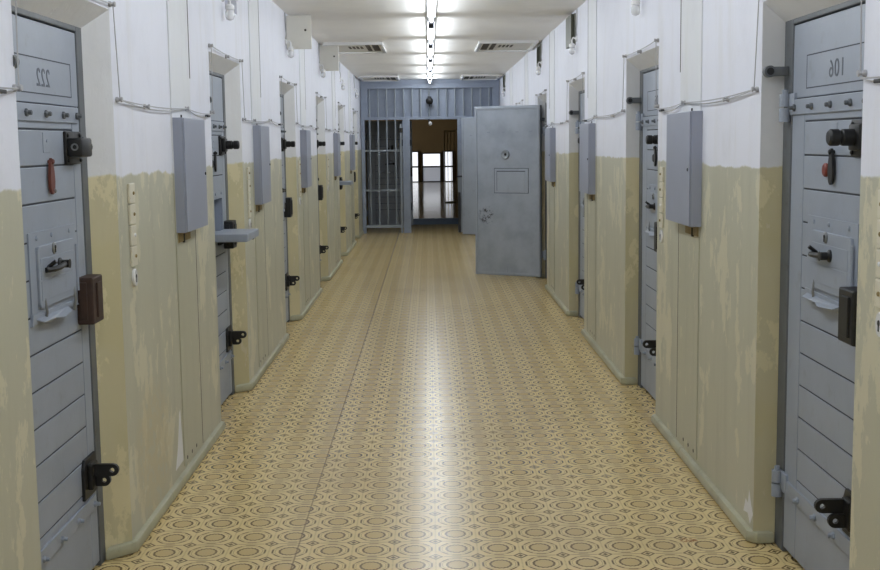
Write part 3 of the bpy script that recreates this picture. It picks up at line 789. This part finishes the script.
# ------------------------------------------------------------------ ceiling lights
TUBE_W = 4.6
def ceiling_light(yc, label, L=1.0):
    t = thing('ceiling_light', label, 'ceiling light', (0.042, yc, ZC), 0, 'fluorescent tubes along the ceiling')
    link('housing', cached('fl_h%.2f' % L, lambda m: m.prism([(-0.040, 0), (-0.034, -0.042), (0.034, -0.042), (0.040, 0)], 'y', -1.08*L, 1.08*L, 0.003), M['housing']), t)
    link('tube', cached('fl_t%.2f' % L, lambda m: m.tube((0, -0.92*L, -0.068), (0, 0.92*L, -0.068), 0.020, 10), M['tube'], True), t)
    for px, pz, ry, e in ((0, -0.0895, 0, TUBE_W), (-0.0215, -0.066, PI/2, TUBE_W*1.15), (0.0215, -0.066, -PI/2, TUBE_W*1.15)):
        la = bpy.data.lights.new('tube_glow', 'AREA'); la.shape = 'RECTANGLE'; la.size = 0.036; la.size_y = 1.84*L
        la.color = (0.88, 0.94, 1.0); la.energy = e*L
        q = link('tube_glow', la, t, (px, 0, pz)); q.rotation_euler = (0, ry, 0)
    for s in (-1, 1):
        link('lamp_holder', cached('fl_c%d%.2f' % (s, L), lambda m: m.box(-0.024, 0.024, *sorted((s*0.92*L, s*(0.92*L + 0.07))), -0.096, -0.030, 0.004), M['cap']), t)
LY = [9.62 + 2.3*i for i in range(-6, 5)] + [20.76]
vis = {8: 'nearest lit fluorescent tube, at the top edge of the picture', }
for i, yc in enumerate(LY):
    n = i - 6
    if n < -1: lab = 'lit fluorescent tube on the ceiling nearer than the picture shows'
    else: lab = ['lit fluorescent tube cut off by the top picture edge', 'nearest whole lit tube on the ceiling', 'second lit tube along the ceiling, after the nearest whole one',
        'third lit tube along the ceiling, level with the first ceiling vents', 'fourth lit tube along the ceiling, past the first vents', 'fifth lit tube along the ceiling, the one before the last',
        'last lit tube on the ceiling, right before the gate'][n + 1]
    ceiling_light(yc, lab, 0.68 if n == 5 else 1.0)

# ------------------------------------------------------------------ ceiling vents
def ceiling_vent(xc, yc, flip, label):
    t = thing('ceiling_vent', label, 'ceiling vent', (xc, yc, ZC), 0, 'cream ceiling vents')
    W, D = 0.33, 0.66
    def fr(m):
        m.ringplate([(-W, -D), (W, -D), (W, D), (-W, D)], [(-W + 0.035, -D + 0.06), (W - 0.035, -D + 0.06), (W - 0.035, D - 0.06), (-W + 0.035, D - 0.06)], 'z', -0.03, 0.0)
    link('frame', cached('cv_f', fr, M['porcelain']), t)
    link('panel', cached('cv_p', lambda m: m.box(-W + 0.035, W - 0.035, -D + 0.06, D - 0.06, -0.016, 0.0), M['cream']), t)
    s = -1 if flip else 1
    for a, b in ((0.20, 0.275), (0.125, 0.175)):
        link('opening', cached('cv_o%d%.2f' % (s, a), lambda m: m.box(*sorted((s*a, s*b)), -0.42, 0.42, -0.019, -0.015), M['ventdark']), t)
    for i in range(4):
        xx = s*(0.07 - 0.045*i)
        link('slot', cached('cv_s%d%d' % (s, i), lambda m: m.box(xx - 0.014, xx + 0.014, -0.25, 0.10, -0.018, -0.015), M['ventdark']), t)
ceiling_vent(-0.825, 14.2, False, 'nearer cream ceiling vent at left of the tubes')
ceiling_vent(0.915, 14.2, True, 'nearer cream ceiling vent at right of the tubes')
ceiling_vent(-0.825, 20.9, False, 'farther cream ceiling vent at left, just before the gate')
ceiling_vent(0.915, 20.9, True, 'farther cream ceiling vent at right, just before the gate')

# ------------------------------------------------------------------ blue barred gate
g = thing('barred_gate', 'blue barred gate closing the far end of the corridor, doorway open in the middle', 'gate', (0, GY, 0))
def gp(name, fn, mat, par=None, smooth=False):
    mb = MB(); fn(mb); return obj(name, mb, mat, par or g, smooth)
gp('header', lambda m: (m.box(XL + 0.01, XR - 0.01, -0.03, 0.05, 2.575, 2.66, 0.004), m.box(XL + 0.01, XR - 0.01, -0.03, 0.05, 2.025, 2.075, 0.004),
                        m.box(XL + 0.01, XL + 0.13, -0.03, 0.05, 2.07, 2.58, 0.004), m.box(XR - 0.13, XR - 0.01, -0.03, 0.05, 2.07, 2.58, 0.004)), M['gate'])
gp('lintel', lambda m: m.box(XL + 0.005, XR - 0.005, 0.0, 0.12, 2.66, ZC - 0.002), M['gate'])
gp('header_sheet', lambda m: m.box(XL + 0.01, XR - 0.01, 0.055, 0.065, 2.03, 2.66), M['gate'])
for i in range(15):
    x = -1.043 + 0.153*i
    if i < 4: gp('bar', lambda m: m.tube((x, 0.0, 0.10), (x, 0.0, 2.60), 0.014, 10), M['bars'], smooth=True)
    else: gp('bar', lambda m: m.tube((x, 0.0, 2.05), (x, 0.0, 2.60), 0.014, 10), M['bars'], smooth=True)
gp('post', lambda m: m.box(-0.455, -0.325, -0.035, 0.06, 0.0, 2.03, 0.004), M['gate'])
pr = gp('post', lambda m: m.box(0.525, 0.650, -0.035, 0.06, 1.385, 2.03, 0.004), M['gate'])
gp('post_foot', lambda m: m.box(0.525, 0.650, -0.033, 0.058, 0.0, 1.385, 0.004), M['bars'], pr)
gp('post', lambda m: m.box(XL + 0.01, XL + 0.075, -0.03, 0.05, 0.0, 2.03, 0.004), M['gate'])
gp('post', lambda m: m.box(XR - 0.075, XR - 0.01, -0.03, 0.05, 0.0, 2.03, 0.004), M['gate'])
gp('bottom_rail', lambda m: m.box(XL + 0.07, -0.45, -0.025, 0.025, 0.095, 0.145, 0.004), M['bars'])
for z in (0.77, 1.48): gp('cross_rail', lambda m: m.box(XL + 0.07, -0.45, -0.012, 0.012, z - 0.016, z + 0.016, 0.002), M['bars'])
gp('edge_bar', lambda m: m.box(-0.505, -0.470, -0.03, 0.02, 0.0, 1.95, 0.004), M['bars'])
gp('lock', lambda m: m.box(-0.52, -0.45, -0.05, 0.02, 1.80, 1.88, 0.006), M['black'])
gp('floor_bolt', lambda m: (m.tube((0.545, -0.05, 0.0), (0.545, -0.05, 0.72), 0.022, 10), m.box(0.52, 0.57, -0.075, -0.03, 0.05, 0.12), m.box(0.52, 0.57, -0.075, -0.03, 0.58, 0.64)), M['wiredark'], pr, True)
gp('latch', lambda m: m.box(0.50, 0.62, -0.06, -0.03, 0.99, 1.02, 0.004), M['wiredark'], pr)
gp('panel', lambda m: m.box(0.655, XR - 0.07, -0.01, 0.01, 0.06, 2.03, 0.003), M['gate'])

b = thing('alarm_bell', 'round black alarm bell on the blue gate header', 'bell', (0.033, GY - 0.036, 2.35))
obj('gong', MB().lathe((0, -0.012, 0), (0, -1, 0), [(0.062, 0), (0.066, 0.015), (0.060, 0.035), (0.040, 0.052), (0.012, 0.058)], 22), M['black'], b, True)
obj('base', MB().box(-0.035, 0.035, -0.014, 0.004, -0.035, 0.08, 0.004), M['black'], b)
obj('striker', MB().tube((0, -0.02, -0.06), (0, -0.02, -0.095), 0.010, 8), M['black'], b)
hl = thing('gate_lamp', 'little white lamp hanging under the gate header', 'lamp', (0.02, GY - 0.075, 1.93))
obj('holder', MB().lathe((0, 0.02, 0.10), (0, 0, -1), [(0.016, 0), (0.016, 0.05)], 12), M['wiredark'], hl, True)
obj('bulb', MB().lathe((0.008, 0.0, 0.05), (0.5, 0, -1), [(0.02, 0), (0.032, 0.02), (0.034, 0.04), (0.022, 0.06), (0.004, 0.066)], 14), M['porcelain'], hl, True)

# ------------------------------------------------------------------ the hall beyond
HF = 0.115; HY = 46.0
mb = MB(); mb.box(-4, 4, YE, HY, 0.0, HF); struct('floor_hall', mb, M['hall_floor'])
mb = MB(); mb.box(XL, XR, YE - 0.06, YE + 0.01, 0.0, HF + 0.003, 0.006); o = struct('trim_%d' % (n_trim[0] + 1), mb, M['step'])
mb = MB(); mb.box(-4, 4, YE, HY, 3.0, 3.1); struct('ceiling_hall', mb, M['brown'])
mb = MB(); mb.box(-4, 4, HY, HY + 0.1, HF, 3.0); mb.box(-4.1, -4, YE, HY, HF, 3.0); mb.box(4, 4.1, YE, HY, HF, 3.0)
mb.box(-4, XL - WT, YE, YE + 0.1, HF, 3.0); mb.box(XR + WT, 4, YE, YE + 0.1, HF, 3.0); mb.box(-2.7, 2.7, YE, YE + 0.1, ZC, 3.0)
struct('wall_hall', mb, M['brown'])
def far_window(n, x0, x1, top, dim):
    yy = HY - 0.06
    mb = MB(); f = 0.055
    mb.ringplate([(x0 - f, HF), (x1 + f, HF), (x1 + f, top + f), (x0 - f, top + f)], [(x0, HF + 0.03), (x1, HF + 0.03), (x1, top), (x0, top)], 'y', yy - 0.05, yy + 0.055)
    mb.box(x0, x1, yy - 0.04, yy + 0.04, 0.665, 0.725)
    w = struct('window_%d' % n, mb, M['brownframe'])
    obj('pane', MB().box(x0, x1, yy + 0.0, yy + 0.02, 0.725, top), M['pane'], w)
    obj('pane', MB().box(x0, x1, yy + 0.0, yy + 0.02, HF + 0.03, 0.665), M['pane_dim'] if dim else M['pane'], w)
    return w
mb = MB(); mb.ringplate([(39.9, 0.9), (43.1, 0.9), (43.1, 2.7), (39.9, 2.7)], [(40.0, 1.0), (43.0, 1.0), (43.0, 2.6), (40.0, 2.6)], 'x', -4.0, -3.94)  # out-of-view window, added so its glowing pane brightens the dark hall
added_win = struct('window_4', mb, M['brownframe']); M['pane_added'] = emis('added_glow_pane', (0.95, 0.95, 1.0, 1), 5.0)
obj('pane', MB().box(-3.99, -3.97, 40.0, 43.0, 1.0, 2.6), M['pane_added'], added_win)
far_window(1, -1.00, -0.405, 1.25, False)
far_window(2, -0.203, 0.440, 1.18, True)
far_window(3, 0.600, 0.905, 1.25, False)
c = thing('cage_door', 'pale yellow barred cage door standing in the dark hall beyond the gate', 'gate', (0, 30.0, HF))
obj('frame', MB().ringplate([(0.395, 0), (0.85, 0), (0.85, 1.79), (0.395, 1.79)], [(0.420, 0.03), (0.825, 0.03), (0.825, 1.765), (0.420, 1.765)], 'y', -0.02, 0.02), M['cage'], c)
for i in range(4): obj('bar', MB().tube((0.485 + 0.08*i, 0, 0.03), (0.485 + 0.08*i, 0, 1.77), 0.008, 8), M['cage'], c, True)

# ------------------------------------------------------------------ world, camera
w = bpy.data.worlds.new('World'); SC.world = w; w.use_nodes = True
w.node_tree.nodes['Background'].inputs[0].default_value = (0.5, 0.55, 0.65, 1); w.node_tree.nodes['Background'].inputs[1].default_value = 0.02

f, yaw, pitch, roll, h = 1197.1, 0.00833, 0.118718, -0.0125345, 1.6189
fw = Vector((math.sin(yaw)*math.cos(pitch), math.cos(yaw)*math.cos(pitch), -math.sin(pitch)))
r = Vector((math.cos(yaw), -math.sin(yaw), 0)); u = r.cross(fw)
r2 = r*math.cos(roll) + u*math.sin(roll); u2 = -r*math.sin(roll) + u*math.cos(roll)
cam = bpy.data.cameras.new('Camera'); co = bpy.data.objects.new('Camera', cam); COL.objects.link(co)
cam.sensor_width = 36; cam.lens = f*36/880; cam.clip_end = 200
m3 = Matrix((r2, u2, -fw)).transposed()
co.matrix_world = Matrix.Translation((0, 0, h)) @ m3.to_4x4()
SC.camera = co
SC.view_settings.view_transform = 'Standard'; SC.view_settings.look = 'None'
SC.view_settings.gamma = 1.0; SC.view_settings.use_curve_mapping = False
SC.view_settings.exposure = 0.42
SC.cycles.use_adaptive_sampling = False
SC.cycles.use_denoising = True
SC.cycles.denoiser = 'OPENIMAGEDENOISE'
SC.cycles.denoising_input_passes = 'RGB_ALBEDO_NORMAL'
SC.cycles.denoising_prefilter = 'ACCURATE'
SC.cycles.max_bounces = 10; SC.cycles.diffuse_bounces = 6
